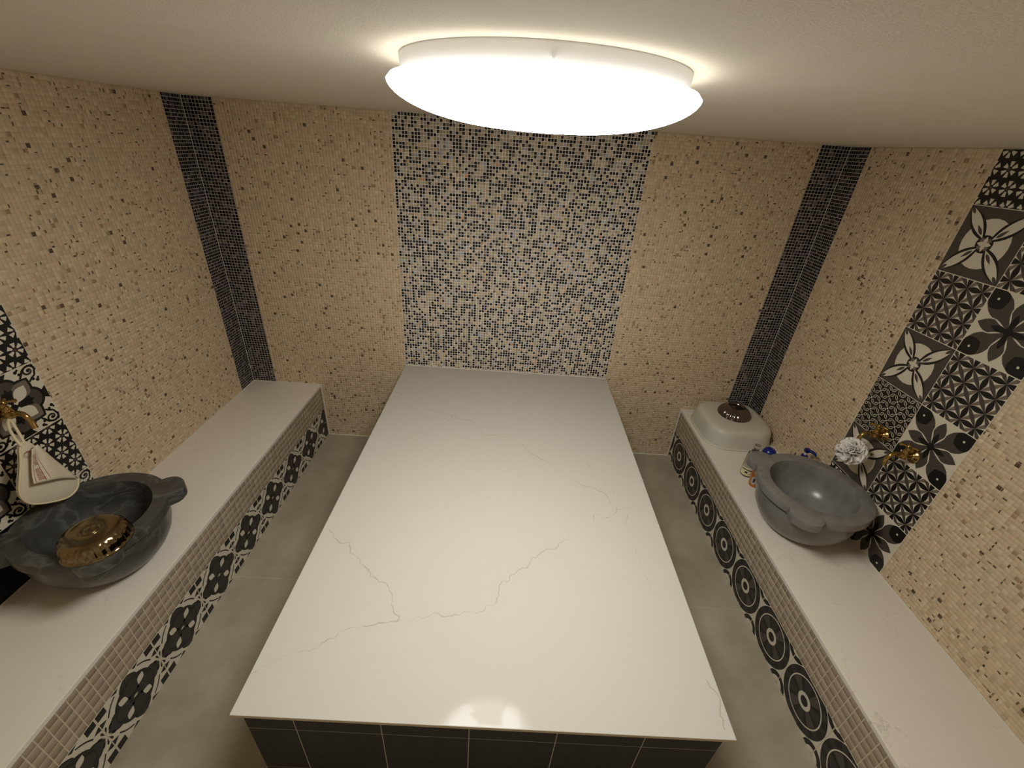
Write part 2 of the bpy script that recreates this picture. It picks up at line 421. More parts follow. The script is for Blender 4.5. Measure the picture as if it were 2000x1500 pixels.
def pat_lobes():
    """bench frieze, dark four-lobed flower with half pinwheels on the joints"""
    L = []; cy = .455
    for k in range(4):
        a = k*PI/2; L.append((leaf(.5, cy, a, .15, .475, .150, .5), BLACK, 2)); L.append((leaf(.5, cy, a, .15, .455, .125, .5), FAINT, 3))
    L.append((ell(.5, cy, .335, .345, n=40), BLACK, 4))
    for k in range(4):
        a = k*PI/2; c, s = math.cos(a), math.sin(a)
        L.append((ell(.5+.165*c, cy+.165*s, .150, .122, a), FAINT, 5))
        a += PI/4
        L.append((leaf(.5, cy, a, .13, .305, .056, .55), LIGHT, 6))
        L += [(z, BLACK, 3) for z in stroke([(.5+.43*math.cos(a+t), cy+.44*math.sin(a+t)) for t in np.linspace(-.30, .30, 7)], .011)]
    L.append((ell(.5, cy, .105, .085), BLACK, 7)); L.append((ell(.5, cy, .046, .026), GREY, 8)); L.append((ell(.5, cy, .026, .013), LIGHT, 9))
    for cx in (0, 1):
        for k in range(12):
            L.append((leaf(cx, cy, k*PI/6+.26, .01, .155, .016, .75), BLACK, 2))
        for s in (-1, 1):
            d = 1 if cx == 0 else -1
            L.append(([(cx, cy+s*.17), (cx+d*.10, cy+s*.22), (cx+d*.02, cy+s*.27), (cx, cy+s*.27)], BLACK, 2))
            L.append(([(cx+d*.012, cy+s*.33), (cx+d*.15, cy+s*.33), (cx+d*.15, cy+s*.46), (cx+d*.012, cy+s*.46)], BLACK, 2))
            L.append(([(cx+d*.20, cy+s*.47), (cx+d*.34, cy+s*.40), (cx+d*.40, cy+s*.47)], BLACK, 2))
    return LIGHT, L
def pat_discs():
    """bench frieze, black disc with concentric rings"""
    L = []; cx, cy = .5, .475
    L.append((ell(cx, cy, .487, n=48), BLACK, 1))
    for k in range(12): L.append((sector(cx, cy, .37, .475, k*PI/6, k*PI/6+PI/12, 3), FAINT, 2))
    L.append((ell(cx, cy, .368, n=48), LIGHT, 3)); L.append((ell(cx, cy, .348, n=48), BLACK, 4))
    for k in range(8): L.append((sector(cx, cy, .10, .335, k*PI/4, k*PI/4+PI/8+.15, 4), DARK if k % 2 else FAINT, 5))
    L.append((ell(cx, cy, .135, n=28), LIGHT, 6)); L.append((ell(cx, cy, .078, n=20), BLACK, 7))
    for qx in (0, 1):
        for qy in (-.03, .98):
            L.append((ell(qx, qy, .215, n=32), BLACK, 2)); L.append((ell(qx, qy, .135, n=28), LIGHT, 3)); L.append((ell(qx, qy, .05, n=14), BLACK, 4))
    return LIGHT, L
def pat_shadow():
    """near-black tile with a faint tone-on-tone rosette print"""
    L = []
    for i in range(3):
        for j in range(3):
            x, y = (i+.5)/3, (j+.5)/3
            L.append((ell(x, y, .10, .075, 0, 12), JETP, 1)); L.append((ell(x, y, .075, .05, 0, 12), JET, 2)); L.append((ell(x, y, .035, .02, 0, 8), JETP, 3))
            for k in range(6): L.append((leaf(x, y, k*PI/3, .11, .165, .014), JETP, 1))
    return JET, L
PATS = dict(flower=pat_flower(), propeller=pat_propeller(), stargrid=pat_stargrid(), lattice=pat_lattice(), star=pat_star(), baroque=pat_baroque(), lobes=pat_lobes(), discs=pat_discs(), shadow=pat_shadow())
_tc = {}
def tile_mesh(kind, u0=0, v0=0, u1=1, v1=1, size=T, gap=0.0026, th=0.0012):
    key = (kind, round(u0, 4), round(v0, 4), round(u1, 4), round(v1, 4))
    if key in _tc: return _tc[key]
    base, L = PATS[kind]; W_, H_ = (u1-u0)*size, (v1-v0)*size; g = gap/2; c = 0.0004
    V = []; F = []; MI = []
    v = [(g, g, 0), (W_-g, g, 0), (W_-g, H_-g, 0), (g, H_-g, 0), (g, g, th-c), (W_-g, g, th-c), (W_-g, H_-g, th-c), (g, H_-g, th-c),
         (g+c, g+c, th), (W_-g-c, g+c, th), (W_-g-c, H_-g-c, th), (g+c, H_-g-c, th)]
    V += v; F += [(8, 9, 10, 11)]; MI += [base]
    for k in range(4):
        k2 = (k+1) % 4; F += [(k, k2, 4+k2, 4+k), (4+k, 4+k2, 8+k2, 8+k)]; MI += [base]*2
    e = (g+c)/size
    for poly, mi, ly in L:
        q = clip(list(poly), u0+e, v0+e, u1-e, v1-e)
        if len(q) < 3: continue
        A = area2(q)
        if abs(A) < 1e-6: continue
        if A < 0: q = q[::-1]
        o = len(V); V += [((x-u0)*size, (y-v0)*size, th+0.00009*ly) for x, y in q]; F.append(tuple(range(o, o+len(q)))); MI.append(mi)
    me = mesh('tile_'+kind, V, F, TM, MI); _tc[key] = me
    return me

# ------------------------------------------------------------------ structure: floor, ceiling, walls
TF = 0.006
floor = box('floor', XL-.1, XR+.1, YF-.1, .1, -.1, TF-.0007, m_floor_grout); tag(floor, 'grey floor of large stone-look tiles around the platform', None, None, 'structure')
def floor_tile(x0, x1, y0, y1):
    g = 0.0012
    o = box('floor_tile', x0+g, x1-g, y0+g, y1-g, TF-.003, TF, m_floor, floor, 0.0005); return o
xa, xb = BL-.005, -TW+.03; xc, xd = TW-.03, BR+.005
floor_tile(xa, xb, -1.212, -.004); floor_tile(xa, xb, -2.412, -1.212); floor_tile(xa, xb, YF, -2.412)
floor_tile(xc, xd, -1.240, -.004); floor_tile(xc, xd, -2.440, -1.240); floor_tile(xc, xd, YF, -2.440)
floor_tile(xb, 0, YF, -LT+.03); floor_tile(0, xc, YF, -LT+.03)

def ceil_z(x, y): return H + .0225*max(0, math.cos(PI*x/(XR-XL)))**.7*max(0, math.sin(PI*min(1, max(0, -y/-YF))))**.7
def build_ceiling():
    nx, ny = 40, 36; V = []; F = []
    for top in (0, 1):
        for j in range(ny+1):
            for i in range(nx+1):
                x = XL-.1+(XR-XL+.2)*i/nx; y = YF-.1+(.2-YF)*j/ny
                V.append((x, y, H+.12 if top else ceil_z(min(XR, max(XL, x)), min(0, max(YF, y)))))
    n = (nx+1)*(ny+1); at = lambda i, j, t: t*n+j*(nx+1)+i
    for j in range(ny):
        for i in range(nx):
            F.append((at(i,j,0), at(i,j+1,0), at(i+1,j+1,0), at(i+1,j,0))); F.append((at(i,j,1), at(i+1,j,1), at(i+1,j+1,1), at(i,j+1,1)))
    for i in range(nx): F += [(at(i,0,0), at(i+1,0,0), at(i+1,0,1), at(i,0,1)), (at(i+1,ny,0), at(i,ny,0), at(i,ny,1), at(i+1,ny,1))]
    for j in range(ny): F += [(at(0,j+1,0), at(0,j,0), at(0,j,1), at(0,j+1,1)), (at(nx,j,0), at(nx,j+1,0), at(nx,j+1,1), at(nx,j,1))]
    o = link('ceiling', smooth_by_angle(mesh('ceiling', V, F, m_plaster), 30)); tag(o, 'cream roughcast plaster ceiling, very slightly vaulted', None, None, 'structure')
build_ceiling()
wall_left = box('wall_left', XL-.1, XL, YF-.1, .1, 0, H, m_grout_beige); tag(wall_left, 'wall with beige stone mosaic and patchwork tiles behind the darker basin', None, None, 'structure')
wall_right = box('wall_right', XR, XR+.1, YF-.1, .1, 0, H, m_grout_beige); tag(wall_right, 'wall with beige stone mosaic and patchwork tiles behind the paler basin', None, None, 'structure')
wall_back = box('wall_back', XL, XR, 0, .1, 0, H, m_grout_beige); tag(wall_back, 'mosaic wall with a dark speckled panel at the head of the platform', None, None, 'structure')
wall_front = box('wall_front', XL, XR, YF-.1, YF, 0, H, m_plaster); tag(wall_front, 'plain plastered wall facing the mosaic panel', None, None, 'structure')

SB = 0.157   # corner strip width on the back wall
SL, SR = 0.143, 0.150
# grey grout beds under the glass mosaics (thin, flush)
def bed(parent, name, M, u0, u1, v0, v1, m, t=0.0004):
    v, f = box_data(u0, u1, v0, v1, 0, t); return link(name, mesh(name, v, f, m), parent, M)
Mb = M_back(0, 0); Ml = M_left(0, 0); Mr = M_right(0, 0)
bed(wall_back, 'grout_bed', Mb, -TW, TW, ZT, H, m_grout_grey)
glass_field('speckled_mosaic_panel', wall_back, Mb, (-TW, TW, ZT, H), MIXED, 11, 0.03, 0.0024)
bed(wall_back, 'grout_bed', Mb, XL, XL+SB, ZL, H, m_grout_dim); glass_field('dark_mosaic_strip', wall_back, Mb, (XL, XL+SB, ZL, H), NIGHT, 12)
bed(wall_back, 'grout_bed', Mb, XR-SB, XR, ZR, H, m_grout_dim); glass_field('dark_mosaic_strip', wall_back, Mb, (XR-SB, XR, ZR, H), NIGHT, 13)
bed(wall_left, 'grout_bed', Ml, -SL, 0, ZL, H, m_grout_dim); glass_field('dark_mosaic_strip', wall_left, Ml, (-SL, 0, ZL, H), NIGHT, 14)
bed(wall_right, 'grout_bed', Mr, 0, SR, ZR, H, m_grout_dim); glass_field('dark_mosaic_strip', wall_right, Mr, (0, SR, ZR, H), NIGHT, 15)
beige_field(wall_back, Mb, [(XL+SB, BL, ZL, H), (BL, -TW, 0, H), (TW, BR, 0, H), (BR, XR-SB, ZR, H)], 21)
# patchwork columns
YL0 = -1.206; YL1 = YL0-2*T       # left wall column (room side edge .. far edge)
YR0 = -0.812; YR1 = YR0-2*T
beige_field(wall_left, Ml, [(YL0, -SL, ZL, H), (YF, YL1, ZL, H)], 22, singles=300)
beige_field(wall_right, Mr, [(SR, -YR0, ZR, H), (-YR1, -YF, ZR, H)], 23, singles=300)
bed(wall_left, 'grout_bed', Ml, YL1, YL0, ZL, H, m_tile_joint, .0007); bed(wall_right, 'grout_bed', Mr, -YR0, -YR1, ZR, H, m_tile_joint, .0007)
def column(parent, side, base_z, cols):
    """cols: two lists of kinds from the bench upwards"""
    for ci, kinds in enumerate(cols):
        for ri, kind in enumerate(kinds):
            z0 = base_z + ri*T
            if z0 > H-.01: break
            v1 = min(1, (H-z0)/T)
            me = tile_mesh(kind, 0, 0, 1, v1)
            Mx = M_left(YL1+ci*T, z0) if side == 'L' else M_right(YR0-ci*T, z0)
            link('patterned_tile', me, parent, Mx)
column(wall_left, 'L', ZL-.004, [['shadow', 'baroque', 'star', 'baroque', 'star', 'baroque', 'star'], ['baroque', 'star', 'baroque', 'star', 'lattice', 'propeller', 'star']])
column(wall_right, 'R', ZR-.004, [['star', 'propeller', 'lattice', 'propeller', 'stargrid', 'propeller', 'star'], ['flower', 'stargrid', 'flower', 'stargrid', 'flower', 'stargrid', 'flower']])

# white silicone joints
def trim(n, x0, x1, y0, y1, z0, z1, label):
    o = box('trim_%d' % n, x0, x1, y0, y1, z0, z1, m_silicone, None, 0.0012); tag(o, label, None, None, 'structure')
e = 0.005
trim(1, XL+.0005, XL+e, YF+.01, -.001, ZL, ZL+e, 'white silicone joint along the bench under the darker basin wall')
trim(2, XR-e, XR-.0005, YF+.01, -.001, ZR, ZR+e, 'white silicone joint along the bench under the paler basin wall')
trim(3, XL+e, BL+.012, -e, -.0005, ZL, ZL+e, 'white silicone joint across the head of the bench with the darker basin')
trim(4, BR-.012, XR-e, -e, -.0005, ZR, ZR+e, 'white silicone joint across the head of the bench with the paler basin')
trim(5, BL+.006, BL+.013, -.006, -.0005, TF, ZL-.001, 'upright white silicone joint at the end of the lobed flower frieze')
trim(6, BR-.013, BR-.006, -.006, -.0005, TF, ZR-.001, 'upright white silicone joint at the end of the disc frieze')
trim(7, BL+.013, -TW+.02, -.006, -.0005, TF, TF+.006, 'white silicone joint at the floor beside the lobed flower frieze')
trim(8, TW-.02, BR-.013, -.006, -.0005, TF, TF+.006, 'white silicone joint at the floor beside the disc frieze')
trim(9, -TW, TW, -.0065, -.0005, ZT+.004, ZT+.0115, 'white silicone joint between platform slab and speckled mosaic')

trim(10, XL+.001, XL+.0042, -.0042, -.001, ZL+e, H-.001, 'pale grout bead up the dark mosaic corner by the darker basin')
trim(11, XR-.0042, XR-.001, -.0042, -.001, ZR+e, H-.001, 'pale grout bead up the dark mosaic corner by the plastic tub')

# ------------------------------------------------------------------ ceiling lamp
def build_lamp():
    c = (0.024, -1.62, H+.0222); t = empty('ceiling_lamp', c)
    tag(t, 'large round white glowing flush lamp fixed to the plaster ceiling', 'lamp')
    mb = mat('lamp_white_metal', (226, 226, 226), 0.4)
    V, F = lathe_data([(0.001, 0), (.262, 0), (.264, -.004), (.262, -.026), (.252, -.028), (0.001, -.028)], 96)
    link('base_ring', fixn(smooth_by_angle(mesh('base_ring', V, F, mb))), t)
    md = bpy.data.materials.new('lamp_diffuser'); md.use_nodes = True; nt = md.node_tree; b = nt.nodes['Principled BSDF']
    b.inputs['Base Color'].default_value = (.9, .9, .88, 1); b.inputs['Roughness'].default_value = 0.25
    b.inputs['Emission Color'].default_value = (*LAMP_COLOR, 1); b.inputs['Emission Strength'].default_value = LAMP_STRENGTH
    tc = nt.nodes.new('ShaderNodeTexCoord'); sx = nt.nodes.new('ShaderNodeSeparateXYZ'); nt.links.new(tc.outputs['Object'], sx.inputs[0])
    mr = nt.nodes.new('ShaderNodeMapRange'); mr.interpolation_type = 'SMOOTHSTEP'                  # the board inside points down, so the rim is dimmer
    mr.inputs[1].default_value = -.034; mr.inputs[2].default_value = -.080; mr.inputs[3].default_value = 2.9; mr.inputs[4].default_value = LAMP_STRENGTH
    nt.links.new(sx.outputs['Z'], mr.inputs[0]); nt.links.new(mr.outputs[0], b.inputs['Emission Strength'])
    prof = [(.250, -.0284), (.268, -.0278), (.281, -.031), (.288, -.039)]
    R0 = .288
    for k in range(1, 15):
        a = PI/2*k/14; prof.append((max(.001, R0*math.cos(a)**.8), -.039-.063*math.sin(a)**1.15))
    V, F = lathe_data(prof, 96)
    link('diffuser', smooth_by_angle(fixn(mesh('diffuser', V, F, md)), 60), t)
    for k in range(3):
        a = PI/2+2*PI*k/3 + PI; V, F = tube_data([(.260*math.cos(a), .260*math.sin(a), -.018), (.270*math.cos(a), .270*math.sin(a), -.018)], .0035, 10)
        link('retaining_screw', mesh('retaining_screw', V, F, mb), t)
build_lamp()

# ------------------------------------------------------------------ platform
def build_platform():
    t = empty('heated_platform', (0, -LT/2, 0)); tag(t, 'large white quartz-topped platform with dark tiled sides in the middle of the room', 'platform')
    oy = LT/2
    ov = 0.016; bx = TW-ov; fy = -LT+ov; th = .0012
    rc = .0005
    box('core', -bx+rc, bx-rc, fy+rc+oy, -.004+oy, TF, ZT-SLAB, m_core, t)
    s = box('slab', -TW, TW, -LT+oy, -.004+oy, ZT-SLAB, ZT, [m_quartz, m_quartz_edge], t, 0.0018)
    for p in s.data.polygons:
        if abs(p.normal.z) < .3: p.material_index = 1
    for v in s.data.vertices:                     # the polished top falls a few millimetres away from the wall
        if v.co.z > ZT-.006: v.co.z += v.co.y*.007
    veins = [[(460,635),(500,685),(545,730),(580,770),(620,815),(650,830),(685,850),(705,930),(722,985)],
             [(165,1185),(215,1150),(300,1110),(420,1085),(480,1050),(590,1000),(660,990),(722,985),(800,965),(900,968),(1000,950),(1080,925),(1105,860),(1150,810),(1220,770),(1300,715),(1370,655)],
             [(1200,330),(1290,390),(1345,430),(1400,465),(1470,490),(1520,525),(1548,565)], [(1455,610),(1470,585),(1548,565),(1600,560),(1640,565)],
             [(1440,390),(1460,440),(1520,480),(1548,565)], [(1590,580),(1610,670),(1640,770),(1670,840),(1690,880)],
             [(710,125),(770,140),(820,165),(840,195),(930,215),(1010,245),(1050,290),(1130,295),(1200,330)], [(680,315),(760,300),(870,285),(930,215)],
             [(1883,1200),(1937,1318),(1956,1390)]]
    rng = random.Random(8); m_vein = mat('vein_print', (176, 167, 150), 0.1, spec=0.1)
    def on_slab(a, b):
        v = FW + RT*((400+a/1.923)-1000)/FPX + UP*(750-(700+b/1.923))/FPX; k = (ZT-CAM[2])/v[2]; p = CAM+k*v; return p[0], p[1]
    for vn in veins:
        w = [on_slab(*q) for q in vn]
        for _ in range(3):                                   # midpoint displacement keeps the hairline jagged
            nw = [w[0]]
            for a, b in zip(w, w[1:]):
                L_ = math.hypot(b[0]-a[0], b[1]-a[1]); nx, ny = -(b[1]-a[1]), b[0]-a[0]; r = rng.gauss(0, .13)
                nw += [((a[0]+b[0])/2+nx*r, (a[1]+b[1])/2+ny*r), b]
            w = nw
        ww = []; cur = .0012
        for _ in w: cur = min(.0022, max(.0002, cur+rng.gauss(0, .0006))); ww.append(cur)
        V = []; N = len(w)
        for i in range(N):
            a, b = w[max(0, i-1)], w[min(N-1, i+1)]; d = math.hypot(b[0]-a[0], b[1]-a[1]) or 1; nx, ny = -(b[1]-a[1])/d*ww[i], (b[0]-a[0])/d*ww[i]
            for q in (-1, 1): V.append((w[i][0]+q*nx, w[i][1]+q*ny+oy, ZT+(w[i][1]+q*ny+oy)*.007+.0002))
        link('vein', fixn(mesh('vein', V, [(2*i, 2*i+2, 2*i+3, 2*i+1) for i in range(N-1)], m_vein)), s)
    zs = [TF, .010, .2606, .5095, ZT-SLAB]
    xs = [-bx, -.533, -.292, -.046, .201, .449, bx]
    for i in range(6):
        for j in range(1, 4):
            u1 = (xs[i+1]-xs[i])/T; v1 = (zs[j+1]-zs[j])/T
            me = tile_mesh('shadow', 0, 0, u1, v1)
            link('side_tile', me, t, M_back(xs[i], zs[j], fy+th+oy))
    n = 8; 
    for j in range(1, 4):
        v1 = (zs[j+1]-zs[j])/T
        y = fy; k = 0
        while y < -.01:
            w = min(T, -y-.004)
            me = tile_mesh('shadow', 0, 0, w/T, v1)
            link('side_tile', me, t, M_right(y+w+oy, zs[j], -bx+th)); link('side_tile', me, t, M_left(y+oy, zs[j], bx-th))
            y += T
build_platform()

# ------------------------------------------------------------------ benches
def build_bench(side):
    L = side == 'L'
    xf, zt, xw, sgn = (BL, ZL, XL, 1) if L else (BR, ZR, XR, -1)
    t = empty('wall_bench', ((xf+xw)/2, YF/2, 0)); ox, oy = -(xf+xw)/2, -YF/2
    tag(t, 'long stone bench faced with %s' % ('four-lobed flower tiles under taupe mosaic' if L else 'black disc tiles under taupe mosaic'), 'bench')
    th = .0012; back = xw+sgn*.0005
    x0, x1 = sorted((back, xf-sgn*.0005))
    box('core', x0+ox, x1+ox, YF+.001+oy, -.0005+oy, TF, zt-SLAB, m_bench_grout, t)
    x0, x1 = sorted((back, xf+sgn*.007))
    box('slab', x0+ox, x1+ox, YF+.001+oy, -.0005+oy, zt-SLAB, zt, m_bench_quartz, t, 0.003)
    ft = .2365 if L else .2335
    MM = (lambda y, z: M_left(y+oy, z, xf-sgn*th+ox)) if L else (lambda y, z: M_right(y+oy, z, xf-sgn*th+ox))
    # frieze
    if L: joints = [-.0005] + [-.150-k*.2535 for k in range(0, 13)]
    else: joints = [-.0005] + [-.036-k*.2568 for k in range(0, 13)]
    size = .2535 if L else .2568; kind = 'lobes' if L else 'discs'
    for a, b in zip(joints, joints[1:]):
        b = max(b, YF+.002)
        if a-b < .01: continue
        full = abs((a-b)-size) < 1e-4; first = a > -.001
        # local x runs +y for the left bench, -y for the right one
        w = (a-b)/size
        if L: u0, u1 = (0, w) if first else (1-w, 1)
        else: u0, u1 = (1-w, 1) if first else (0, w)
        if full: u0, u1 = 0, 1
        me = tile_mesh(kind, u0, 0, u1, (ft-TF)/size, size=size)
        link('frieze_tile', me, t, MM(b if L else a, TF))
    # taupe mosaic, five courses
    rng = np.random.default_rng(31 if L else 32); pv = (zt-SLAB-ft)/5; pu = .0341; g = .0022
    vals, _ = palette(rng, 14, TAUPE); vals = vals
    meshes = [mosaic_mesh('mosaic_tile', [(g/2, g/2, pu-g/2, pv-g/2)], [v], .0012, m_bench_mosaic, seed=k, inset=.001) for k, v in enumerate(vals)]
    R = []; C = []; n = 0
    for i in range(int(-YF/pu)-1):
        for j in range(5):
            k = int(rng.integers(len(meshes)))
            if i < 60:
                y = -i*pu; link('mosaic_tile', meshes[k], t, MM(y-pu if L else y, ft+j*pv))
            else:
                u = (-(i+1)*pu) if L else i*pu
                R.append((u+g/2, ft+j*pv+g/2, u+pu-g/2, ft+(j+1)*pv-g/2)); C.append(vals[k])
    o = link('mosaic_field', mosaic_mesh('mosaic_field', R, C, .0012, m_bench_mosaic, seed=5, inset=.001), t, MM(0, 0)); tag(o, kind='stuff')
build_bench('L'); build_bench('R')

# ------------------------------------------------------------------ stone basins
def marble(name, rgb, rgb2, rough, veins):
    m = mat(name, rgb, rough, noise=(14, 0.8, rgb2)); nt = m.node_tree; b = nt.nodes['Principled BSDF']
    if veins:
        src = b.inputs['Base Color'].links[0].from_socket
        tc = nt.nodes.new('ShaderNodeTexCoord'); n = nt.nodes.new('ShaderNodeTexNoise'); n.inputs['Scale'].default_value = 5; n.inputs['Detail'].default_value = 10; n.inputs['Distortion'].default_value = 1.2
        nt.links.new(tc.outputs['Object'], n.inputs['Vector'])
        s = nt.nodes.new('ShaderNodeMath'); s.operation = 'SUBTRACT'; s.inputs[1].default_value = .5; nt.links.new(n.outputs['Fac'], s.inputs[0])
        a = nt.nodes.new('ShaderNodeMath'); a.operation = 'ABSOLUTE'; nt.links.new(s.outputs[0], a.inputs[0])
        r = nt.nodes.new('ShaderNodeMapRange'); r.inputs[1].default_value = 0; r.inputs[2].default_value = .03; r.inputs[3].default_value = veins; r.inputs[4].default_value = 0
        nt.links.new(a.outputs[0], r.inputs[0])
        mx = nt.nodes.new('ShaderNodeMix'); mx.data_type = 'RGBA'; nt.links.new(r.outputs[0], mx.inputs[0]); nt.links.new(src, mx.inputs[6])
        mx.inputs[7].default_value = (*lin((150, 150, 144)), 1); nt.links.new(mx.outputs[2], b.inputs['Base Color'])
    return m
def build_basin(loc, R, ri, h, tabs, m, label):
    """carved bowl with a flat rim that swells into rounded lugs"""
    t = empty('stone_basin', loc); tag(t, label, 'basin', None)
    tabs = [math.radians(a) for a in tabs]; seg = 240; rt = .046
    def lug(th):
        b = 0
        for a in tabs:
            d = abs((th-a+PI) % (2*PI) - PI)*R; w = .066
            if d < w: b = max(b, .056*(1-(d/w)**2.6)**.55)
        return b
    prof = [(.002, 0), (.105, 0), (.125, .004), (.155, .028), (.185, .065), (.206, .105), (.216, .145), (.219, h-rt-.006), (R-.012, h-rt-.001), (R-.004, h-rt+.002), (R, h-rt+.007), (R, h-.004), (R-.0015, h-.001), (R-.005, h),
            (ri+.005, h), (ri+.001, h-.0015), (ri-.001, h-.006), (ri-.004, h-.05), (ri-.018, h-.10), (ri-.045, h-.145), (ri-.09, h-.175), (.05, h-.19), (.002, h-.192)]
    lugw = {8: .85, 9: 1, 10: 1, 11: 1, 12: 1, 13: 1}
    V, F = lathe_data(prof, seg, lambda i, th, r: r + lug(th)*lugw.get(i, 0))
    me = fixn(mesh('bowl', V, F, m)); link('bowl', smooth_by_angle(me, 35), t)
m_basin_dark = marble('dark_marble', (80, 78, 74), (55, 54, 52), 0.28, .2)
m_basin_grey = marble('grey_marble', (134, 131, 126), (108, 105, 102), 0.25, 0)
build_basin((-1.52, -1.46, ZL), .232, .180, .68-ZL, (43, 313, 223), m_basin_dark, 'dark veined marble basin with a brass bowl upturned on its rim')
build_basin((1.482, -1.045, ZR), .243, .186, .68-ZR, (130, 233), m_basin_grey, 'plain grey stone basin with lugs, a sponge hanging above it')

# ------------------------------------------------------------------ metal bath bowls, upturned
m_brass = mat('polished_brass', (142, 126, 96), 0.16, 1.0, bump=(60, .25, .002))
m_bronze = mat('tarnished_tinned_copper', (122, 114, 108), 0.17, 1.0, bump=(60, .2, .002))
def build_tas(loc, rot, prof, lobes, m, label, amp):
    t = empty('bath_bowl', loc); t.rotation_euler = rot; tag(t, label, 'bowl')
    body, boss = prof
    n = len(body)
    def rf(i, th, r):
        z = body[i][1]; return r*(1+amp*(abs(math.cos(lobes*th/2))-.5)) if .006 < z < .05 and r > .06 else r
    V, F = lathe_data(body, 192, rf)
    link('shell', smooth_by_angle(fixn(mesh('shell', V, F, m)), 60), t)
    V, F = lathe_data(boss, 64)
    link('boss', smooth_by_angle(fixn(mesh('boss', V, F, m)), 60), t)
w = .0012
body = [(.030, .0600), (.040, .0605), (.060, .0598), (.074, .057), (.083, .051), (.089, .043), (.093, .034), (.095, .024), (.096, .014), (.0965, .008), (.100, .005), (.1025, .002), (.1025, 0), (.100, 0), (.097, .003), (.094, .008), (.0935, .024), (.088, .042), (.074, .054), (.040, .058), (.030, .0575)]
boss = [(.001, .0665), (.010, .066), (.017, .0640), (.021, .0605), (.0225, .0590), (.026, .0610), (.0285, .0618), (.031, .0600), (.031, .0570), (.001, .0570)]
build_tas((-1.397, -1.583, .6808), (0, 0, .3), (body, boss), 26, m_brass, 'upturned embossed brass bath bowl on the rim of the dark basin', .035)
body2 = [(.040, .052), (.044, .060), (.048, .0625), (.052, .061), (.058, .054), (.068, .047), (.079, .040), (.089, .030), (.096, .018), (.099, .009), (.102, .004), (.103, .001), (.102, 0), (.099, .001), (.096, .008), (.086, .028), (.066, .044), (.045, .050), (.040, .050)]
boss2 = [(.001, .058), (.008, .0575), (.014, .0555), (.018, .053), (.030, .0515), (.041, .0525), (.041, .050), (.001, .050)]
build_tas((1.505, -.222, ZR+.1265), (0, 0, 0), (body2, boss2), 22, m_bronze, 'upturned tarnished metal bath bowl on the frosted plastic tub', .06)

# ------------------------------------------------------------------ frosted plastic tub, upturned in the corner
def build_tub():
    t = empty('plastic_tub', (1.497, -.243, ZR)); tag(t, 'frosted translucent plastic tub upturned on the bench in the corner', 'tub')
    m = mat('frosted_plastic', (236, 232, 216), 0.35, trans=0.35, ior=1.3)
    def ring(hw, cr, z, n=12):
        pts = []
        for (sx, sy, a0) in ((1, 1, 0), (-1, 1, PI/2), (-1, -1, PI), (1, -1, 3*PI/2)):
            for k in range(n+1):
                a = a0+PI/2*k/n; pts.append((sx*(hw-cr)+cr*math.cos(a), sy*(hw-cr)+cr*math.sin(a), z))
        return pts
    def shell(levels):
        V = []; F = []; N = None
        for (hw, cr, z) in levels:
            p = ring(hw, cr, z); N = len(p); V += p
        for i in range(len(levels)-1):
            for k in range(N): F.append((i*N+k, i*N+(k+1) % N, (i+1)*N+(k+1) % N, (i+1)*N+k))
        return V, F, N
    lv = [(.216, .135, 0), (.218, .137, .004), (.216, .135, .012), (.212, .130, .014), (.206, .125, .060), (.200, .120, .095), (.193, .115, .112), (.180, .105, .122), (.160, .09, .126), (.08, .04, .1262), (.002, .001, .1262)]
    li = [(max(.001, a-.003), max(.0005, b-.002), z if z < .1 else z-.003) for a, b, z in lv]
    V, F, N = shell(lv + li[::-1])
    n = len(lv)*2
    for k in range(N): F.append(((n-1)*N+k, (n-1)*N+(k+1) % N, (k+1) % N, k))
    link('shell', smooth_by_angle(fixn(mesh('shell', V, F, m)), 50), t)
    V, F = tube_data([(-.05, -.13, .126), (-.05, -.13, .129)], [.016, .012], 20); link('moulding_nub', mesh('moulding_nub', V, F, m), t)
build_tub()

# ------------------------------------------------------------------ bottles behind the pale basin
m_blue = mat('blue_plastic', (14, 30, 104), 0.3); m_white_pl = mat('white_plastic', (220, 222, 218), 0.35)
m_orange = mat('orange_shampoo', (206, 120, 34), 0.28, trans=0.25); m_clear = mat('clear_plastic', (240, 240, 232), 0.08, trans=0.95, ior=1.35)
m_cream = mat('cream_label', (218, 208, 160), 0.5); m_ink = mat('label_ink', (40, 40, 52), 0.5); m_silver = mat('label_silver', (176, 174, 164), 0.35)
def squash(data, sx, sy): v, f = data; return [(x*sx, y*sy, z) for x, y, z in v], f
def label_patch(r, a0, a1, z0, z1, sx=1, sy=1, shape='rect', n=14):
    V = []; F = []
    for i in range(n+1):
        u = i/n*2-1; a = (a0+a1)/2+(a1-a0)/2*u
        hh = 1 if shape == 'rect' else math.sqrt(max(0, 1-u*u)); zc, zh = (z0+z1)/2, (z1-z0)/2*hh
        V += [(r*math.cos(a)*sx, r*math.sin(a)*sy, zc-zh), (r*math.cos(a)*sx, r*math.sin(a)*sy, zc+zh)]
    for i in range(n): F.append((2*i, 2*i+2, 2*i+3, 2*i+1))
    return V, F
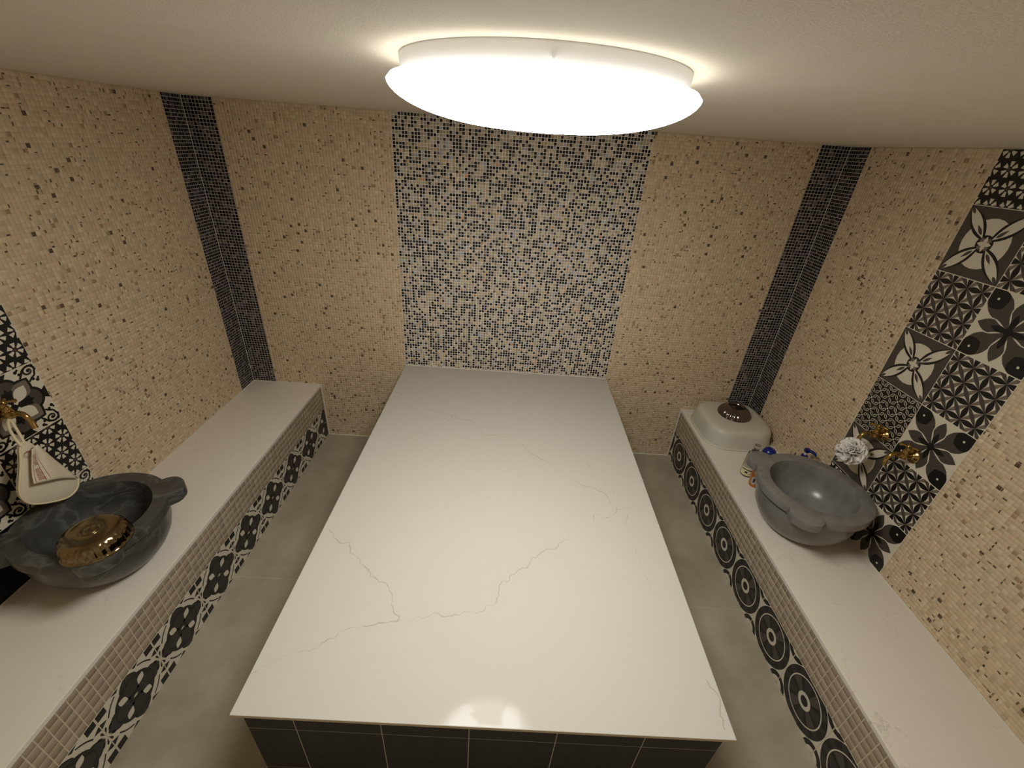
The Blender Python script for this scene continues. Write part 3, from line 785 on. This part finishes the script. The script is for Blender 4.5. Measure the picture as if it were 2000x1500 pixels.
def build_bottles():
    z = ZR
    t = empty('shampoo_bottle', (1.424, -.764, z), math.radians(0)); tag(t, 'orange shampoo bottle with blue domed cap beside the pale basin', 'bottle', None)
    pr = [(.001, 0), (.030, 0), (.034, .004), (.037, .02), (.038, .07), (.037, .12), (.033, .155), (.026, .175), (.020, .185), (.001, .186)]
    link('body', smooth_by_angle(fixn(mesh('body', *squash(lathe_data(pr, 40), 1, .8), m_orange)), 50), t)
    link('label', mesh('label', *label_patch(.0385, -2.9, -2.0, .02, .075, 1, .8, 'oval'), m_silver), t)
    link('print', mesh('print', *label_patch(.0388, -2.6, -2.3, .035, .06, 1, .8), m_ink), t)
    link('upper_label', mesh('upper_label', *label_patch(.0378, -3.0, -.6, .112, .135, 1, .8), m_blue), t)
    link('collar', smooth_by_angle(fixn(mesh('collar', *lathe_data([(.001, .184), (.030, .184), (.035, .190), (.0355, .205), (.001, .205)], 36), m_white_pl)), 50), t)
    link('cap', smooth_by_angle(fixn(mesh('cap', *lathe_data([(.001, .205), (.035, .205), (.0357, .212), (.034, .232), (.027, .248), (.014, .257), (.001, .259)], 36), m_blue)), 50), t)
    t = empty('clear_bottle', (1.418, -.672, z)); tag(t, 'clear empty plastic bottle with cream label between tub and basin', 'bottle', None)
    pr = [(.001, 0), (.030, 0), (.034, .004), (.036, .015), (.036, .125), (.031, .15), (.018, .168), (.014, .175), (.014, .188), (.001, .189)]
    link('body', smooth_by_angle(fixn(mesh('body', *lathe_data(pr, 40), m_clear)), 50), t)
    link('label', mesh('label', *label_patch(.0364, -3.3, -1.0, .012, .062), m_cream), t)
    for k, (a0, a1, z0, z1) in enumerate(((-3.1, -1.4, .048, .054), (-2.5, -2.1, .028, .040))):
        link('print', mesh('print', *label_patch(.0367, a0, a1, z0, z1), m_ink), t)
    link('cap', smooth_by_angle(fixn(mesh('cap', *lathe_data([(.001, .186), (.016, .186), (.017, .190), (.016, .206), (.001, .208)], 28), m_clear)), 50), t)
    t = empty('soap_dispenser', (1.640, -.738, z), math.radians(-50)); tag(t, 'white soap dispenser with blue pump between pale basin and wall', 'bottle', None)
    pr = [(.001, 0), (.028, 0), (.032, .004), (.034, .02), (.034, .13), (.030, .155), (.018, .170), (.014, .180), (.001, .181)]
    link('body', smooth_by_angle(fixn(mesh('body', *lathe_data(pr, 40), m_white_pl)), 50), t)
    link('collar', smooth_by_angle(fixn(mesh('collar', *lathe_data([(.001, .180), (.018, .180), (.0185, .183), (.017, .208), (.008, .211), (.001, .211)], 28), m_blue)), 50), t)
    link('stem', smooth_by_angle(fixn(mesh('stem', *lathe_data([(.001, .209), (.005, .209), (.005, .235), (.001, .235)], 16), m_white_pl)), 50), t)
    link('pump_head', smooth_by_angle(fixn(mesh('pump_head', *join([lathe_data([(.001, .232), (.013, .232), (.015, .236), (.014, .250), (.001, .254)], 28), tube_data([(.005, 0, .244), (.025, 0, .245), (.040, 0, .240), (.046, 0, .233)], [.009, .008, .006, .005], 12)]), m_blue)), 50), t)
build_bottles()

# ------------------------------------------------------------------ taps
m_gold = mat('gilded_brass', (176, 146, 90), 0.18, 1.0)
def build_tap(loc, side, label, hang=1.0):
    """local x points from the wall into the room"""
    t = empty('wall_tap', loc, 0 if side == 'L' else PI); tag(t, label, 'tap')
    def rx(data): v, f = data; return [(z, x, y) for x, y, z in v], f       # lathe axis -> +x
    def part(name, data, ang=50): link(name, smooth_by_angle(fixn(mesh(name, *data, m_gold)), ang), t)
    part('wall_flange', rx(lathe_data([(.001, .004), (.030, .004), (.031, .007), (.028, .011), (.018, .015), (.014, .020), (.001, .020)], 36)))
    part('body', rx(lathe_data([(.001, .018), (.011, .018), (.010, .026), (.015, .032), (.018, .040), (.018, .048), (.015, .056), (.011, .061), (.012, .068), (.009, .074), (.001, .075)], 32)))
    sp = [(.060, 0, 0)] + [(.066+.042*math.sin(a), 0, .012*math.sin(2*a)-.040*(1-math.cos(a))) for a in np.linspace(0.1, 1.75, 10)]
    part('spout', tube_data(sp, [.010, .010, .0095, .0092, .009, .0088, .0086, .0084, .0082, .0085, .010], 16))
    part('bonnet', lathe_data([(.001, .012), (.013, .012), (.014, .018), (.010, .024), (.008, .032), (.011, .036), (.001, .037)], 28) if False else ([(x+.044, y, z) for x, y, z in lathe_data([(.001, .012), (.013, .012), (.014, .018), (.010, .024), (.008, .034), (.011, .038), (.001, .040)], 28)[0]], lathe_data([(.001, .012), (.013, .012), (.014, .018), (.010, .024), (.008, .034), (.011, .038), (.001, .040)], 28)[1]))
    h = empty('handle_axis', (0, 0, 0)); bpy.data.objects.remove(h)
    arms = []
    for k in range(4):
        a = PI/4+k*PI/2; c, s = math.cos(a), math.sin(a)
        pts = [(.044+c*r, s*r, .044+dz) for r, dz in ((0, 0), (.008, .001), (.016, .002), (.023, .001), (.030, -.001), (.034, -.002))]
        arms.append(tube_data(pts, [.005, .005, .0045, .006, .0075, .003], 10))
    v, f = lathe_data([(.001, .036), (.010, .037), (.012, .044), (.009, .051), (.004, .055), (.001, .056)], 24)
    arms.append(([(x+.044, y, z) for x, y, z in v], f))
    part('handle', join(arms))
build_tap((XL, -1.385, 1.062), 'L', 'gilt brass wall tap with cross handle above the dark basin')
build_tap((XR, -.988, .952), 'R', 'gilt brass wall tap with a white sponge hung on its spout')
build_tap((XR, -1.150, .962), 'R', 'gilt brass wall tap with a bare spout above the pale basin')

# ------------------------------------------------------------------ white bath sponge
def build_sponge():
    rng = random.Random(4); t = empty('bath_sponge', (1.612, -1.0, .862)); tag(t, 'white ruffled mesh bath sponge hanging from a brass tap', 'sponge')
    m = mat('white_mesh', (226, 222, 214), 0.7, sss=0.0)
    parts = []
    for k in range(46):
        d = Vector((rng.gauss(0, 1), rng.gauss(0, 1), rng.gauss(0, 1))).normalized()
        a = d.orthogonal().normalized(); b = d.cross(a); a0 = rng.uniform(0, 6.3); span = rng.uniform(1.4, 2.4)
        V = []; F = []; n = 18; R0 = rng.uniform(.050, .064); ph = rng.uniform(0, 6.3); fr = rng.uniform(5, 8)
        for i in range(n+1):
            th = a0 + span*i/n
            rad = a*math.cos(th) + b*math.sin(th)
            for j, rr in enumerate((.018, .036, .052, 1.0)):
                r = R0 if j == 3 else rr
                wv = math.sin(fr*th+ph)*(.001, .004, .008, .010)[j]
                V.append(rad*r + d*(wv + (.02*(k % 3-1))*(r/R0)*.6))
        for i in range(n):
            for j in range(3): F.append((i*4+j, (i+1)*4+j, (i+1)*4+j+1, i*4+j+1))
        parts.append((V, F))
    me = mesh('ruffles', *join(parts), m); o = link('ruffles', me, t, None, True)
    md = o.modifiers.new('thick', 'SOLIDIFY'); md.thickness = .0012
    cord = [(.0, .01, .03), (.0, .012, .055), (-.006, .012, .066), (.0, .012, .088)]
    link('cord', mesh('cord', *tube_data([(x, y, z) for x, y, z in cord], .0018, 8), m), t)
build_sponge()

# ------------------------------------------------------------------ bath mitt hanging from the tap
def build_mitt():
    x0 = XL+.105; t = empty('bath_mitt', (x0, -1.44, .71)); tag(t, 'cream cloth bath mitt with red print hanging above the dark basin', 'mitt')
    m = mat('cream_cloth', (214, 202, 178), 0.9, noise=(40, .35, (196, 180, 150)), bump=(500, .3, .001)); mred = mat('red_print', (150, 74, 66), 0.9)
    mhem = mat('cloth_hem', (220, 206, 170), 0.9)
    # outline in (y, z), clockwise from the top
    out = [(-1.445, .984), (-1.420, .975), (-1.400, .920), (-1.375, .850), (-1.345, .750), (-1.349, .731), (-1.371, .709), (-1.412, .705), (-1.464, .732), (-1.505, .764), (-1.522, .793), (-1.525, .836), (-1.503, .887), (-1.474, .934)]
    cy, cz = -1.44, .82
    sm = []; no = len(out)
    for i in range(no):
        p0, p1, p2, p3 = (out[(i+k) % no] for k in (-1, 0, 1, 2))
        for q in range(4):
            t_ = q/4; sm.append(tuple(.5*(2*b_+(c_-a_)*t_+(2*a_-5*b_+4*c_-d_)*t_*t_+(3*b_-a_-3*c_+d_)*t_**3) for a_, b_, c_, d_ in zip(p0, p1, p2, p3)))
    out = sm
    V = []; F = []; n = len(out); levels = [(1.0, 0), (.985, .004), (.93, .0065), (.6, .0075), (.25, .008)]
    for s, dx in levels:
        for (y, z) in out:
            yy, zz = cy+(y-cy)*s, cz+(z-cz)*s
            V.append((dx+.004*math.sin(30*yy+17*zz), yy+1.44, zz-.71))
    for i in range(len(levels)-1):
        for k in range(n): F.append((i*n+k, i*n+(k+1) % n, (i+1)*n+(k+1) % n, (i+1)*n+k))
    F.append(tuple((len(levels)-1)*n+k for k in range(n)))
    nb = len(V); 
    for (y, z) in out: V.append((-.006+.004*math.sin(30*y+17*z), y+1.44, z-.71))
    for k in range(n): F.append((nb+k, nb+(k+1) % n, (k+1) % n, k))
    F.append(tuple(nb+n-1-k for k in range(n)))
    o = link('mitt_back', smooth_by_angle(fixn(mesh('mitt_back', V, F, m)), 60), t)
    hem = [(.005+.004*math.sin(30*y+17*z), y+1.44, z-.71) for y, z in out[16:56]]
    link('hem', smooth_by_angle(mesh('hem', *tube_data(hem, .0035, 8), mhem), 80), t)
    # folded front flap: triangle top - right - lower left, standing off the back
    A = Vector((.014, .026, .250)); B = Vector((.014, .086, .040)); Cc = Vector((.040, -.060, .146))
    A2 = Vector((.026, -.004, .252))
    V = []; F = []; N = 12
    for i in range(N+1):
        for j in range(N+1):
            u, v = i/N, j/N
            top = A2.lerp(A, u); bot = Cc.lerp(B, u)
            p = top.lerp(bot, v); p.x += .010*math.sin(PI*u)*v - .006*math.sin(PI*v)*(1-u)+.002*math.sin(9*u+5*v)
            p.z += .012*math.sin(PI*u)*v
            V.append(p)
    for i in range(N):
        for j in range(N): F.append((i*(N+1)+j, i*(N+1)+j+1, (i+1)*(N+1)+j+1, (i+1)*(N+1)+j))
    fl = link('flap', mesh('flap', V, F, m), t, None, True)
    sd = fl.modifiers.new('thick', 'SOLIDIFY'); sd.thickness = .0025; sd.offset = 0
    def surf(u, v, off=.0026):
        top = A2.lerp(A, u); bot = Cc.lerp(B, u); p = top.lerp(bot, v); p = p.copy(); p.x += .010*math.sin(PI*u)*v - .006*math.sin(PI*v)*(1-u)+.002*math.sin(9*u+5*v)
        p.z += .012*math.sin(PI*u)*v
        return p + Vector((off, -off*.25, off*.25))
    rng = random.Random(2); Q = []
    def quad(u0, u1, v0, v1):
        k = 10 if v1-v0 > .3 else 1
        for q in range(k):
            a, b = v0+(v1-v0)*q/k, v0+(v1-v0)*(q+1)/k
            Q.append(([surf(u0, a), surf(u0, b), surf(u1, b), surf(u1, a)], [(0, 1, 2, 3)]))
    quad(.045, .055, .15, .97); quad(.235, .247, .15, .97); quad(.335, .343, .15, .92)
    v = .17
    while v < .93:
        if not .50 < v < .60:
            hgt = rng.choice((.10, .13, .15)); u0 = .085+rng.uniform(0, .03)
            quad(u0, u0+hgt, v, v+.011)
            if rng.random() < .5: quad(u0, u0+.03, v+.011, v+.02)
        v += .024
    link('red_print', mesh('red_print', *join(Q), mred), t)
    # emblem near the top and the hanging cord
    em = []
    for k in range(20):
        a, b = 2*PI*k/20, 2*PI*(k+1)/20
        em.append(([(.0135, .0+.011*math.cos(a)-.010, .236+.011*math.sin(a)), (.0135, .0+.011*math.cos(b)-.012, .236+.011*math.sin(b)), (.0135, .0085*math.cos(b)-.012, .236+.0085*math.sin(b)), (.0135, .0085*math.cos(a)-.012, .236+.0085*math.sin(a))], [(0, 1, 2, 3)]))
    link('emblem', mesh('emblem', *join(em), mred), t)
    for s in (-1, 1):
        pts = [(.002, -.002+.006*s, .268), (-.008, .004+.009*s, .292), (-.028, .018+.009*s, .318), (-.046, .034+.006*s, .334), (-.056, .042, .339)]
        link('cord', smooth_by_angle(mesh('cord', *tube_data(pts, .0042, 10), mhem), 80), t)
build_mitt()
